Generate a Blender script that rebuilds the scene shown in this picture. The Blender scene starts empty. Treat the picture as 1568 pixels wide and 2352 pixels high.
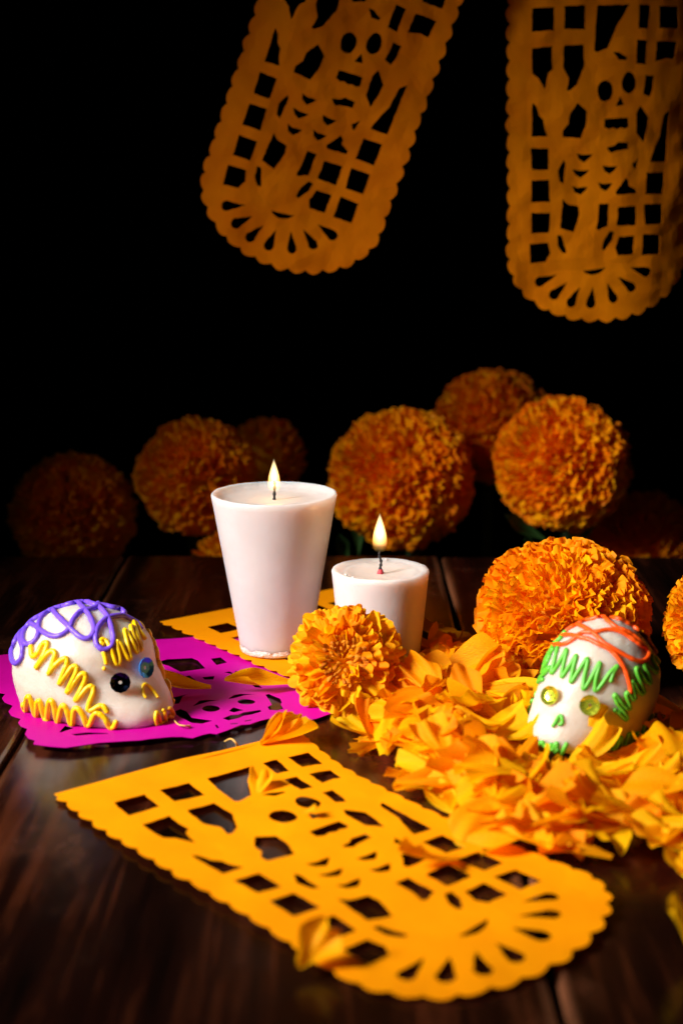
import bpy, bmesh, math, random
import numpy as np
from mathutils import Vector, Matrix, Euler, noise
from mathutils.bvhtree import BVHTree
from mathutils.geometry import delaunay_2d_cdt

R = math.radians
scene = bpy.context.scene
COL = scene.collection
rng = random.Random(7)

# ------------------------------------------------------------------ camera
CAM_H, PITCH, FPX = 0.22, R(11.8), 3500.0          # metres, down tilt, focal length in 1568-wide photo pixels
cam_d = bpy.data.cameras.new('camera')
cam = bpy.data.objects.new('camera', cam_d); COL.objects.link(cam)
cam.location = (0, 0, CAM_H)
cam.rotation_euler = (R(90) - PITCH, 0, 0)
cam_d.sensor_fit = 'VERTICAL'; cam_d.sensor_height = 36; cam_d.sensor_width = 24
cam_d.lens = FPX / 2352 * 36
cam_d.clip_start = 0.01; cam_d.clip_end = 50
cam_d.dof.use_dof = True; cam_d.dof.focus_distance = 0.69; cam_d.dof.aperture_fstop = 7.8
scene.camera = cam

# ------------------------------------------------------------------ world, light, exposure
w = bpy.data.worlds.new("World"); scene.world = w; w.use_nodes = True
w.node_tree.nodes['Background'].inputs[0].default_value = (1.0, 0.85, 0.8, 1)
w.node_tree.nodes['Background'].inputs[1].default_value = 0.0025
scene.view_settings.view_transform = 'Standard'; scene.view_settings.look = 'None'
scene.view_settings.exposure = 0.0; scene.view_settings.gamma = 1.0

ld = bpy.data.lights.new('studio_lamp', 'SPOT')
ld.energy = 123; ld.color = (1.0, 0.93, 0.86); ld.shadow_soft_size = 0.15
ld.spot_size = R(42); ld.spot_blend = 0.95
lamp = bpy.data.objects.new('studio_lamp', ld); COL.objects.link(lamp)
lamp.location = (-0.73, 0.24, 0.58)
lamp.rotation_euler = (Vector((0.16, 0.64, 0.035)) - lamp.location).to_track_quat('-Z', 'Y').to_euler()

# ------------------------------------------------------------------ photo pixel -> place
def ray(x, y):
    a = (x - 784) / FPX; b = -(y - 1176) / FPX
    d = Vector((a, math.cos(PITCH) + b * math.sin(PITCH), -math.sin(PITCH) + b * math.cos(PITCH)))
    return Vector((0, 0, CAM_H)), d
def on_table(x, y, z=0.0):
    o, d = ray(x, y); t = (z - CAM_H) / d.z
    return o + d * t
def at_y(x, y, Y):
    o, d = ray(x, y); return o + d * (Y / d.y)
def project(p):
    q = Vector(p) - Vector((0, 0, CAM_H)); d = q.y * math.cos(PITCH) - q.z * math.sin(PITCH); u = q.y * math.sin(PITCH) + q.z * math.cos(PITCH)
    return 784 + FPX * q.x / d, 1176 - FPX * u / d
K = 1568 / 1920
def zoomed(x0, y0, s):
    return lambda p: ((x0 + p[0] / s) * K, (y0 + p[1] / s) * K)

# ------------------------------------------------------------------ object helpers
def empty(name, loc, label=None, cat=None, group=None):
    o = bpy.data.objects.new(name, None); COL.objects.link(o)
    o.location = loc; o.empty_display_size = 0.01
    tag(o, label, cat, group); return o
def tag(o, label=None, cat=None, group=None, kind=None):
    if label: o['label'] = label
    if cat: o['category'] = cat
    if group: o['group'] = group
    if kind: o['kind'] = kind
    return o
def new_mesh(name, verts, faces, mat=None, smooth=True):
    me = bpy.data.meshes.new(name)
    me.from_pydata([tuple(v) for v in verts], [], faces); me.update()
    if smooth: me.polygons.foreach_set('use_smooth', [True] * len(me.polygons))
    if mat: me.materials.append(mat)
    return me
def obj(name, me, parent=None, loc=None):
    o = bpy.data.objects.new(name, me); COL.objects.link(o)
    if parent: o.parent = parent
    if loc is not None: o.location = loc
    return o

# ------------------------------------------------------------------ materials
def mat(name):
    m = bpy.data.materials.new(name); m.use_nodes = True
    nt = m.node_tree; b = nt.nodes['Principled BSDF']
    return m, nt, b
def N(nt, t, **kw):
    n = nt.nodes.new(t)
    for k, v in kw.items(): setattr(n, k, v)
    return n
def ramp(nt, stops):
    n = N(nt, 'ShaderNodeValToRGB'); e = n.color_ramp.elements
    while len(e) < len(stops): e.new(0.5)
    for i, (p, c) in enumerate(stops):
        e[i].position = p; e[i].color = (*c, 1)
    return n
def thin_sheet(name, c1, c2, transl, rough=0.6, nscale=60, tint=None, bump=0.0, spec=0.12, stretch=None):
    """petal / tissue-paper look: diffuse front with part of the light passing through"""
    m, nt, b = mat(name); L = nt.links.new
    tc = N(nt, 'ShaderNodeTexCoord')
    nz = N(nt, 'ShaderNodeTexNoise'); nz.inputs['Scale'].default_value = nscale; nz.inputs['Detail'].default_value = 4
    if stretch:
        mp = N(nt, 'ShaderNodeMapping'); mp.inputs['Scale'].default_value = stretch
        L(tc.outputs['Object'], mp.inputs[0]); L(mp.outputs[0], nz.inputs['Vector'])
    else: L(tc.outputs['Object'], nz.inputs['Vector'])
    oi = N(nt, 'ShaderNodeObjectInfo')
    add = N(nt, 'ShaderNodeMath', operation='ADD'); mul = N(nt, 'ShaderNodeMath', operation='MULTIPLY_ADD')
    L(oi.outputs['Random'], mul.inputs[0]); mul.inputs[1].default_value = 0.7; mul.inputs[2].default_value = -0.35
    L(nz.outputs[0], add.inputs[0]); L(mul.outputs[0], add.inputs[1])
    rp = ramp(nt, [(0.25, c1), (0.75, c2)]); L(add.outputs[0], rp.inputs[0])
    L(rp.outputs[0], b.inputs['Base Color'])
    b.inputs['Roughness'].default_value = rough
    b.inputs['Specular IOR Level'].default_value = spec
    tr = N(nt, 'ShaderNodeBsdfTranslucent'); L(rp.outputs[0], tr.inputs[0])
    mx = N(nt, 'ShaderNodeMixShader'); mx.inputs[0].default_value = transl
    L(b.outputs[0], mx.inputs[1]); L(tr.outputs[0], mx.inputs[2])
    L(mx.outputs[0], nt.nodes['Material Output'].inputs[0])
    if bump:
        bp = N(nt, 'ShaderNodeBump'); bp.inputs['Strength'].default_value = bump; bp.inputs['Distance'].default_value = 0.002
        L(nz.outputs[0], bp.inputs['Height']); L(bp.outputs[0], b.inputs['Normal'])
    return m
M_PETAL = thin_sheet('marigold_petal', (0.97, 0.32, 0.001), (0.99, 0.54, 0.002), 0.42, 0.55, 150, stretch=(1, .12, 1), bump=.25)
M_DEEP = thin_sheet('deep_marigold_petal', (0.96, 0.25, 0.001), (0.99, 0.47, 0.002), 0.40, 0.55, 150)
M_LOOSE = thin_sheet('loose_petal', (0.97, 0.33, 0.001), (0.99, 0.57, 0.002), 0.48, 0.5, 130, stretch=(1, .1, 1), bump=.35)
M_CENTRE = thin_sheet('floret_centre', (0.42, 0.11, 0.004), (0.66, 0.24, 0.01), 0.12, 0.6, 200)
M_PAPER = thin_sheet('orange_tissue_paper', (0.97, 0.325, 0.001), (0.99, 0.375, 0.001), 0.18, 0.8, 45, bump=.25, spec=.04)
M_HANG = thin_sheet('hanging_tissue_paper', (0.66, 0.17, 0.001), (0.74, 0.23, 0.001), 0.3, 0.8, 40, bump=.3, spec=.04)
M_PINK = thin_sheet('magenta_tissue_paper', (0.53, 0.001, 0.29), (0.61, 0.002, 0.35), 0.12, 0.55, 45, bump=.15)

def waxlike(name, col, sss, rad, rough, bump_s, bump_d, bscale, coat=0.0, tcol=None):
    m, nt, b = mat(name); L = nt.links.new
    tc = N(nt, 'ShaderNodeTexCoord')
    nz = N(nt, 'ShaderNodeTexNoise'); nz.inputs['Scale'].default_value = bscale; nz.inputs['Detail'].default_value = 6
    L(tc.outputs['Object'], nz.inputs['Vector'])
    n2 = N(nt, 'ShaderNodeTexNoise'); n2.inputs['Scale'].default_value = 45; n2.inputs['Detail'].default_value = 3
    L(tc.outputs['Object'], n2.inputs['Vector'])
    rp = ramp(nt, [(0.35, tuple(c * 0.94 for c in col)), (0.65, col)]); L(n2.outputs[0], rp.inputs[0])
    L(rp.outputs[0], b.inputs['Base Color'])
    b.inputs['Roughness'].default_value = rough
    b.inputs['Subsurface Weight'].default_value = sss
    b.inputs['Subsurface Radius'].default_value = (1.0, 0.72, 0.6)
    b.inputs['Subsurface Scale'].default_value = rad
    b.inputs['Coat Weight'].default_value = coat; b.inputs['Coat Roughness'].default_value = 0.25
    bp = N(nt, 'ShaderNodeBump'); bp.inputs['Strength'].default_value = bump_s; bp.inputs['Distance'].default_value = bump_d
    L(nz.outputs[0], bp.inputs['Height']); L(bp.outputs[0], b.inputs['Normal'])
    return m
M_WAX = waxlike('candle_wax', (0.60, 0.56, 0.56), 1.0, 0.012, 0.36, 0.25, 0.001, 160, 0.1)
M_SUGAR_DIM = waxlike('dimmed_pressed_sugar', (0.62, 0.535, 0.45), 1.0, 0.014, 0.42, 0.35, 0.0008, 900, 0.05)  # same sugar, weaker light on the right skull put into a darker colour
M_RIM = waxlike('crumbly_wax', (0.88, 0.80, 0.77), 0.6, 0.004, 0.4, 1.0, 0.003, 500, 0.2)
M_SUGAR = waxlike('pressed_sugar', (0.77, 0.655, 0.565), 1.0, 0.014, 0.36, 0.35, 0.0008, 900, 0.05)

def plain(name, col, rough=0.4, metal=0.0, spec=0.5, coat=0.0, sss=0.0):
    m, nt, b = mat(name)
    b.inputs['Base Color'].default_value = (*col, 1); b.inputs['Roughness'].default_value = rough
    b.inputs['Metallic'].default_value = metal; b.inputs['Specular IOR Level'].default_value = spec
    b.inputs['Coat Weight'].default_value = coat
    if sss:
        b.inputs['Subsurface Weight'].default_value = sss; b.inputs['Subsurface Scale'].default_value = 0.0015
    nz = N(nt, 'ShaderNodeTexNoise'); nz.inputs['Scale'].default_value = 300
    bp = N(nt, 'ShaderNodeBump'); bp.inputs['Strength'].default_value = 0.12; bp.inputs['Distance'].default_value = 0.001
    nt.links.new(nz.outputs[0], bp.inputs['Height'])
    if metal < .5: nt.links.new(bp.outputs[0], b.inputs['Normal'])
    return m
M_PURPLE = plain('purple_icing', (0.17, 0.075, 0.70), 0.4, sss=.2)
M_YELLOW = plain('yellow_icing', (0.93, 0.60, 0.002), 0.35, sss=.2)
M_ORANGE_I = plain('orange_icing', (0.85, 0.085, 0.003), 0.4, sss=.2)
M_GREEN = plain('green_icing', (0.10, 0.46, 0.03), 0.4, sss=.2)
M_WICK = plain('charred_wick', (0.012, 0.010, 0.012), 0.8)
M_WICKRED = plain('red_wick_foot', (0.45, 0.03, 0.05), 0.6)
M_BLUE = plain('blue_sequin', (0.03, 0.33, 1.0), 0.22, 0.6)
M_NAVY = plain('navy_sequin', (0.012, 0.018, 0.05), 0.15, 1.0)
M_LIME = plain('lime_sequin', (0.80, 0.92, 0.06), 0.14, 0.85)
M_STEM = plain('green_stem', (0.03, 0.075, 0.018), 0.6)
M_LEAF = plain('green_leaf', (0.035, 0.10, 0.02), 0.5)
M_THREAD = plain('pale_thread', (0.75, 0.42, 0.10), 0.6)

def wood_mat():
    m, nt, b = mat('dark_stained_wood'); L = nt.links.new
    tc = N(nt, 'ShaderNodeTexCoord'); oi = N(nt, 'ShaderNodeObjectInfo')
    off = N(nt, 'ShaderNodeVectorMath', operation='ADD')
    L(tc.outputs['Object'], off.inputs[0])
    sc = N(nt, 'ShaderNodeVectorMath', operation='SCALE'); L(oi.outputs['Location'], sc.inputs[0]); sc.inputs['Scale'].default_value = 7.3
    L(sc.outputs[0], off.inputs[1])
    def noise_t(scale, detail, rough=0.6, dist=0.0):
        mp = N(nt, 'ShaderNodeMapping'); mp.inputs['Scale'].default_value = scale; L(off.outputs[0], mp.inputs[0])
        n = N(nt, 'ShaderNodeTexNoise'); n.inputs['Scale'].default_value = 1; n.inputs['Detail'].default_value = detail
        n.inputs['Roughness'].default_value = rough; n.inputs['Distortion'].default_value = dist
        L(mp.outputs[0], n.inputs['Vector']); return n
    grain = noise_t((170, 7, 60), 8, 0.7, 0.4); broad = noise_t((30, 3.2, 20), 5, 0.6, 0.6); wear = noise_t((26, 16, 10), 6, 0.65)
    r1 = ramp(nt, [(0.40, (0.0018, 0.0008, 0.0006)), (0.53, (0.009, 0.0024, 0.0013)), (0.66, (0.07, 0.0165, 0.006))])
    mix = N(nt, 'ShaderNodeMath', operation='MULTIPLY_ADD'); L(grain.outputs[0], mix.inputs[0]); mix.inputs[1].default_value = 0.45
    m2 = N(nt, 'ShaderNodeMath', operation='MULTIPLY'); L(broad.outputs[0], m2.inputs[0]); m2.inputs[1].default_value = 0.58
    L(m2.outputs[0], mix.inputs[2]); L(mix.outputs[0], r1.inputs[0])
    r2 = ramp(nt, [(0.56, (0, 0, 0)), (0.70, (1, 1, 1))]); L(wear.outputs[0], r2.inputs[0])
    mxc = N(nt, 'ShaderNodeMix', data_type='RGBA'); mxc.inputs['B'].default_value = (0.085, 0.026, 0.012, 1)
    ml = N(nt, 'ShaderNodeMath', operation='MULTIPLY'); L(r2.outputs[0], ml.inputs[0]); ml.inputs[1].default_value = 0.45
    L(ml.outputs[0], mxc.inputs['Factor']); L(r1.outputs[0], mxc.inputs['A'])
    # worn, paler wood along the long edges of each plank
    sx = N(nt, 'ShaderNodeSeparateXYZ'); L(tc.outputs['Object'], sx.inputs[0])
    ab = N(nt, 'ShaderNodeMath', operation='ABSOLUTE'); L(sx.outputs['X'], ab.inputs[0])
    er = N(nt, 'ShaderNodeMapRange'); L(ab.outputs[0], er.inputs[0]); er.inputs['From Min'].default_value = .0915; er.inputs['From Max'].default_value = .0957
    ew = noise_t((60, 9, 10), 5, 0.6); ewr = ramp(nt, [(0.42, (0, 0, 0)), (0.60, (1, 1, 1))]); L(ew.outputs[0], ewr.inputs[0])
    em = N(nt, 'ShaderNodeMath', operation='MULTIPLY'); L(er.outputs[0], em.inputs[0]); L(ewr.outputs[0], em.inputs[1])
    mx2 = N(nt, 'ShaderNodeMix', data_type='RGBA'); mx2.inputs['B'].default_value = (0.19, 0.070, 0.032, 1)
    L(em.outputs[0], mx2.inputs['Factor']); L(mxc.outputs['Result'], mx2.inputs['A']); L(mx2.outputs['Result'], b.inputs['Base Color'])
    rr = N(nt, 'ShaderNodeMapRange'); L(wear.outputs[0], rr.inputs[0])
    rr.inputs['From Min'].default_value = .3; rr.inputs['From Max'].default_value = .7
    rr.inputs['To Min'].default_value = .12; rr.inputs['To Max'].default_value = .30; L(rr.outputs[0], b.inputs['Roughness'])
    bp = N(nt, 'ShaderNodeBump'); bp.inputs['Strength'].default_value = 0.22; bp.inputs['Distance'].default_value = 0.0008
    L(mix.outputs[0], bp.inputs['Height']); L(bp.outputs[0], b.inputs['Normal'])
    b.inputs['Specular IOR Level'].default_value = 0.28
    return m
M_WOOD = wood_mat()

def flame_mat(h, r, zlow):
    """a flame is glowing gas: an emitting volume, white hot inside, orange at the skin"""
    m = bpy.data.materials.new('candle_flame'); m.use_nodes = True; nt = m.node_tree; L = nt.links.new
    nt.nodes.remove(nt.nodes['Principled BSDF'])
    tc = N(nt, 'ShaderNodeTexCoord'); sp = N(nt, 'ShaderNodeSeparateXYZ'); L(tc.outputs['Object'], sp.inputs[0])
    hz = N(nt, 'ShaderNodeMapRange'); L(sp.outputs['Z'], hz.inputs[0]); hz.inputs['From Max'].default_value = h
    x2 = N(nt, 'ShaderNodeMath', operation='MULTIPLY'); L(sp.outputs['X'], x2.inputs[0]); L(sp.outputs['X'], x2.inputs[1])
    y2 = N(nt, 'ShaderNodeMath', operation='MULTIPLY_ADD'); L(sp.outputs['Y'], y2.inputs[0]); L(sp.outputs['Y'], y2.inputs[1]); L(x2.outputs[0], y2.inputs[2])
    rr = N(nt, 'ShaderNodeMath', operation='SQRT'); L(y2.outputs[0], rr.inputs[0])
    rn = N(nt, 'ShaderNodeMapRange'); L(rr.outputs[0], rn.inputs[0]); rn.inputs['From Max'].default_value = r
    cr = ramp(nt, [(0.0, (1.0, 0.78, 0.40)), (0.55, (1.0, 0.60, 0.17)), (1.0, (1.0, 0.30, 0.03))]); L(rn.outputs[0], cr.inputs[0])
    st = ramp(nt, [(0.0, (0.0,) * 3), (zlow, (0.03,) * 3), (zlow + .16, (0.40,) * 3), (0.50, (1,) * 3), (1.0, (0.55,) * 3)]); L(hz.outputs[0], st.inputs[0])
    mul = N(nt, 'ShaderNodeMath', operation='MULTIPLY'); L(st.outputs[0], mul.inputs[0]); mul.inputs[1].default_value = 1250
    em = N(nt, 'ShaderNodeEmission'); L(cr.outputs[0], em.inputs[0]); L(mul.outputs[0], em.inputs[1])
    L(em.outputs[0], nt.nodes['Material Output'].inputs['Volume'])
    return m

# ------------------------------------------------------------------ backdrop and table
bd, nt, b = mat('black_cloth'); b.inputs['Base Color'].default_value = (0.004, 0.003, 0.003, 1); b.inputs['Roughness'].default_value = 1; b.inputs['Specular IOR Level'].default_value = 0.05
back = obj('backdrop', new_mesh('backdrop', [(-4, 2.6, -2), (4, 2.6, -2), (4, 2.6, 4), (-4, 2.6, 4)], [(0, 1, 2, 3)], bd)); tag(back, kind='structure')

table = empty('table', (0, 0.55, 0), 'dark brown wooden plank table that everything stands on', 'table')
def plank(x0, x1, y0, y1, seed, dz):
    r = random.Random(seed); e = 0.0016; n = 46; T = 0.028
    prof = [(x0, -T), (x0, -e), (x0 + e * .4, -e * .3), (x0 + e * 1.3, 0)]
    m = 7
    prof += [(x0 + e * 1.3 + (x1 - x0 - 2.6 * e) * i / m, 0) for i in range(1, m)]
    prof += [(x1 - e * 1.3, 0), (x1 - e * .4, -e * .3), (x1, -e), (x1, -T)]
    vs = []; fs = []; cx = (x0 + x1) / 2; cy = (y0 + y1) / 2
    for j in range(n + 1):
        y = y0 + (y1 - y0) * j / n
        if j == 0: y = y0
        for i, (x, z) in enumerate(prof):
            jit = 0.0007 * noise.noise((x * 40, y * 18, seed))
            up = 0.0 if z <= -T else 0.0004 * noise.noise((x * 30, y * 9, seed + 5))
            edge = 1.0 if (i < 4 or i > len(prof) - 5) else 0
            vs.append((x + jit * edge - cx, y - cy, z + up + (dz if z > -T else 0)))
    k = len(prof)
    for j in range(n):
        for i in range(k - 1):
            a = j * k + i; fs.append((a, a + k, a + k + 1, a + 1))
        fs.append((j * k + k - 1, (j + 1) * k + k - 1, (j + 1) * k, j * k))
    fs.append(tuple(range(k))[::1]); fs.append(tuple(n * k + i for i in reversed(range(k))))
    me = new_mesh('plank', vs, fs, M_WOOD, smooth=False)
    o = obj('plank', me, table, (cx, cy - 0.55, 0)); return o
GAP = 0.0026
edges_x = [-0.716, -0.522, -0.328, -0.1335, 0.0605, 0.2545, 0.4485, 0.6425]
for i in range(len(edges_x) - 1):
    plank(edges_x[i] + GAP / 2, edges_x[i + 1] - GAP / 2, 0.02, 0.921 - 0.002 * (i % 2), 11 + i, [0, 0, -.0008, 0, -.0012, 0, 0][i])

# ------------------------------------------------------------------ cut-paper bunting
def poly_ellipse(cx, cy, rx, ry, n=14, rot=0):
    c, s = math.cos(rot), math.sin(rot)
    return [(cx + rx * math.cos(a) * c - ry * math.sin(a) * s, cy + rx * math.cos(a) * s + ry * math.sin(a) * c)
            for a in [2 * math.pi * i / n for i in range(n)]]
def rect(x0, x1, y0, y1):
    j = lambda: rng.uniform(-5, 5)
    return [(x0 + j(), y0 + j()), (x1 + j(), y0 + j()), (x1 + j(), y1 + j()), (x0 + j(), y1 + j())]
def tear(tx, ty, cx, cy, r):
    a = math.atan2(cy - ty, cx - tx); out = [(tx, ty)]
    for i in range(9):
        t = a - R(100) + R(200) * i / 8
        out.append((cx + r * math.cos(t), cy + r * math.sin(t)))
    return out
def crescent(cx, cy, wd):
    x0, x1 = cx - wd / 2, cx + wd / 2
    return [(x0, cy - 32), (x0 + .4 * wd, cy - 20), (x1, cy - 22), (x1 - .2 * wd, cy + 8), (x0 + .52 * wd, cy + 33), (x0 + .18 * wd, cy + 12)]
HOLES = [rect(282, 430, 65, 220), rect(510, 655, 55, 212),
    [(735, 55), (970, 50), (880, 200), (815, 345), (740, 372), (722, 360)],
    [(1040, 52), (1125, 55), (1108, 218), (1035, 212)], rect(1188, 1338, 58, 215),
    [(278, 335), (420, 325), (425, 485), (395, 510), (370, 620), (345, 580), (325, 540), (280, 510)],
    [(505, 322), (645, 315), (652, 460), (600, 590), (545, 635), (525, 625), (540, 550), (500, 470)],
    [(1030, 292), (1105, 298), (1097, 460), (1022, 455)], [(1178, 300), (1335, 300), (1315, 425), (1260, 415), (1165, 440)],
    [(855, 375), (900, 375), (955, 415), (950, 430), (895, 430)],
    poly_ellipse(800, 640, 57, 74), poly_ellipse(972, 587, 54, 74), [(910, 678), (942, 740), (880, 745)],
    [(1095, 533), (1160, 540), (1148, 640), (1130, 685), (1080, 665)],
    [(605, 718), (670, 780), (668, 860), (630, 965), (500, 955), (500, 910), (540, 860), (545, 800)],
    [(282, 712), (310, 740), (330, 800), (362, 830), (375, 900), (395, 945), (282, 948)],
    [(1062, 745), (1130, 830), (1118, 900), (1090, 1005), (1035, 935), (1030, 800)],
    [(1285, 775), (1266, 1140), (1140, 1140), (1180, 1030), (1215, 960), (1240, 810)],
    [(800, 835), (970, 828), (975, 895), (945, 905), (920, 897), (890, 907), (860, 898), (830, 905), (797, 890)],
    [(815, 1035), (870, 1020), (900, 1000), (978, 1005), (975, 1050), (880, 1060), (850, 1075)],
    crescent(660, 1100, 115), crescent(637, 1212, 118), crescent(630, 1332, 115), crescent(842, 1190, 108), crescent(812, 1308, 108),
    [(515, 1110), (525, 1140), (515, 1285), (480, 1265), (468, 1190)], [(1053, 1110), (1040, 1185), (1020, 1190), (1003, 1155)],
    [(955, 1250), (980, 1275), (985, 1305), (1038, 1340), (1035, 1362), (890, 1372), (880, 1350), (920, 1305)],
    [(505, 1392), (540, 1430), (620, 1445), (628, 1500), (610, 1560), (585, 1630), (485, 1600)],
    [(765, 1432), (838, 1432), (830, 1590), (765, 1618), (745, 1610), (760, 1540)],
    [(465, 1650), (500, 1650), (535, 1775), (510, 1780), (470, 1720)], [(850, 1628), (882, 1635), (870, 1690), (815, 1765), (795, 1755), (805, 1690)],
    [(662, 1908), (745, 1902), (830, 1888), (790, 1925), (720, 1945), (680, 1930)],
    rect(278, 405, 1030, 1182), rect(275, 410, 1258, 1410), rect(275, 410, 1485, 1630),
    [(265, 1705), (400, 1700), (418, 1775), (385, 1840), (275, 1848)],
    rect(1112, 1250, 1220, 1370), rect(1105, 1240, 1440, 1588), rect(1095, 1230, 1655, 1805),
    rect(902, 1038, 1452, 1590), [(920, 1668), (1030, 1665), (1025, 1800), (910, 1805), (892, 1745)],
    tear(475, 1935, 345, 1985, 37), tear(548, 1990, 450, 2080, 38), tear(640, 2025, 575, 2140, 36), tear(735, 2025, 722, 2150, 37),
    tear(838, 2000, 885, 2115, 35), tear(918, 1960, 1020, 2040, 35), tear(1005, 1895, 1130, 1932, 38)]
def resample(pts, step):
    out = []
    for a, b_ in zip(pts[:-1], pts[1:]):
        d = math.dist(a, b_); n = max(1, int(d / step))
        out += [(a[0] + (b_[0] - a[0]) * i / n, a[1] + (b_[1] - a[1]) * i / n) for i in range(n)]
    out.append(pts[-1]); return out
def bunting_outline():
    p = [(1450, -215), (1450, 1790)]
    p += [(780 + 670 * math.cos(t), 1790 + 488 * math.sin(t)) for t in [math.pi * i / 60 for i in range(1, 60)]]
    p += [(110, 1790), (110, -215)]
    p = resample(p, 9); out = []; s = 0; r = random.Random(3)
    pitch = 127
    for i in range(len(p)):
        if i: s += math.dist(p[i], p[i - 1])
        a = p[max(0, i - 1)]; b_ = p[min(len(p) - 1, i + 1)]
        tx, ty = b_[0] - a[0], b_[1] - a[1]; l = math.hypot(tx, ty)
        nx, ny = ty / l, -tx / l                        # outward (path runs clockwise on screen)
        k = abs(math.sin(math.pi * s / pitch)) ** 0.75
        d = -16 + (30 + 9 * noise.noise((s / 90., 1.7, 0))) * k + 4 * noise.noise((s / 60., 5.1, 0))
        if i < 8 or i > len(p) - 8: d = 0
        out.append((p[i][0] + nx * d, p[i][1] + ny * d))
    return out
def jag(poly, step, amp, seed):
    r = random.Random(seed); q = resample(poly + [poly[0]], step)[:-1]
    return [(x + r.uniform(-amp, amp), y + r.uniform(-amp, amp)) for x, y in q]
def inside(x, y, poly):
    c = False; n = len(poly)
    for i in range(n):
        (x1, y1), (x2, y2) = poly[i], poly[i - 1]
        if (y1 > y) != (y2 > y) and x < (x2 - x1) * (y - y1) / (y2 - y1) + x1: c = not c
    return c
def paper_mesh(name, outline, holes, grid, to3d, thick, material):
    vs = []; es = []
    def loop(pts):
        s = len(vs); n = len(pts)
        vs.extend(Vector(p) for p in pts); es.extend((s + i, s + (i + 1) % n) for i in range(n))
    loop(outline)
    for h in holes: loop(h)
    xs = [p[0] for p in outline]; ys = [p[1] for p in outline]
    g = random.Random(5); x = min(xs)
    while x < max(xs):
        y = min(ys)
        while y < max(ys):
            vs.append(Vector((x + g.uniform(-.3, .3) * grid, y + g.uniform(-.3, .3) * grid))); y += grid
        x += grid
    V, E_, F, *_ = delaunay_2d_cdt(vs, es, [], 1, 1e-4)
    P = [to3d(v.x, v.y) for v in V]
    box = [(min(p[0] for p in h), max(p[0] for p in h), min(p[1] for p in h), max(p[1] for p in h), h) for h in holes]
    keep = []
    for f in F:
        cx = sum(V[i].x for i in f) / len(f); cy = sum(V[i].y for i in f) / len(f)
        if not inside(cx, cy, outline): continue
        if any(a < cx < b_ and c < cy < d and inside(cx, cy, h) for a, b_, c, d, h in box): continue
        keep.append(tuple(f))
    F = keep
    me = new_mesh(name, P, F, material, smooth=False)
    bm = bmesh.new(); bm.from_mesh(me); bmesh.ops.recalc_face_normals(bm, faces=bm.faces)
    loose = [v for v in bm.verts if not v.link_faces]; bmesh.ops.delete(bm, geom=loose, context='VERTS')
    bm.to_mesh(me); bm.free()
    return me, thick
def paper(name, mt, label, cat, group=None):
    me, th = mt; o = obj(name, me); tag(o, label, cat, group)
    sm = o.modifiers.new('thickness', 'SOLIDIFY'); sm.thickness = th; sm.offset = 0
    return o
OUT = bunting_outline()
HJ = [jag(h, 26, 2.5, i) for i, h in enumerate(HOLES)]
def wav(x, y, s, seed): return noise.noise((x * s, y * s, seed))

# front sheet: where features of the pattern lie on the table
s3 = zoomed(100, 2060, 1568 / 900); s4 = zoomed(800, 2060, 1568 / 920)
PAIR = [((355, 142), s3((503, 405))), ((582, 135), s3((706, 334))), ((1265, 135), s3((1268, 168))), ((1245, 365), s3((1400, 241))), ((1065, 375), s3((1262, 285))),
    ((342, 1108), s3((1075, 785))), ((342, 1335), s3((1235, 888))), ((340, 1555), s3((1430, 985))), ((340, 1775), s4((365, 1085))),
    ((1170, 1515), s4((968, 640))), ((1155, 1730), s4((1150, 715))), ((965, 1520), s4((785, 720))), ((965, 1735), s4((975, 805))),
    ((490, 1710), s4((475, 990))), ((840, 1690), s4((800, 840))), ((745, 1910), s4((920, 975))), ((450, 2080), s4((765, 1165))), ((345, 1985), s4((590, 1165))),
    ((575, 2140), s4((955, 1130))), ((722, 2150), s4((1130, 1070))), ((800, 640), s3((1195, 450))), ((885, 868), s3((1430, 510))), ((590, 850), s3((1145, 600))),
    ((110, -215), (122, 1833)), ((780, -215), (450, 1745)), ((1450, -215), (695, 1699)), ((1450, 580), (885, 1800)), ((1400, 1980), (1364, 2047)), ((1190, 2176), (1372, 2105)), ((945, 2262), (1322, 2200)), ((712, 2276), (1226, 2262)), ((500, 2233), (1124, 2300)), ((330, 2150), (1002, 2313)), ((190, 2035), (891, 2306)),
    ((110, 1690), (700, 2220)), ((110, 532), (315, 1958)), ((1130, 1932), s4((1300, 805))), ((885, 2115), s4((1250, 985)))]
def cubic(u, v): u, v = u / 1e3, v / 1e3; return [u ** i * v ** j for i in range(4) for j in range(4 - i)]
A_ = np.array([cubic(*p) for p, _ in PAIR])
B_ = np.array([on_table(*p).to_tuple()[:2] for _, p in PAIR])
WT = np.array([3.0 if p in ((110, -215), (1450, -215), (110, 532), (780, -215)) else 1.0 for p, _ in PAIR])[:, None]
CO = np.linalg.lstsq(A_ * WT, B_ * WT, rcond=None)[0]
def front_map(u, v):
    a = np.array(cubic(u, v)) @ CO
    z = 0.0009 + 0.0010 * (1 + wav(a[0], a[1], 30, 1.5)) + 0.0003 * wav(a[0], a[1], 90, 4)
    return (a[0], a[1], z)
paper('cut_paper_banner', paper_mesh('cut_paper_banner', OUT, HJ, 62, front_map, 0.00022, M_PAPER),
      'bright yellow-orange cut paper banner lying flat at the front of the table', 'paper banner', 'orange cut paper banners')
def sim_map(ox, oy, ang, s, zf):
    c, sn = math.cos(ang), math.sin(ang)
    def f(u, v):
        a = (u - 110) * s; b_ = -(v + 215) * s * .985
        x = ox + a * c - b_ * sn; y = oy + a * sn + b_ * c
        return (x, y, zf(x, y, u, v))
    return f
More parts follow.
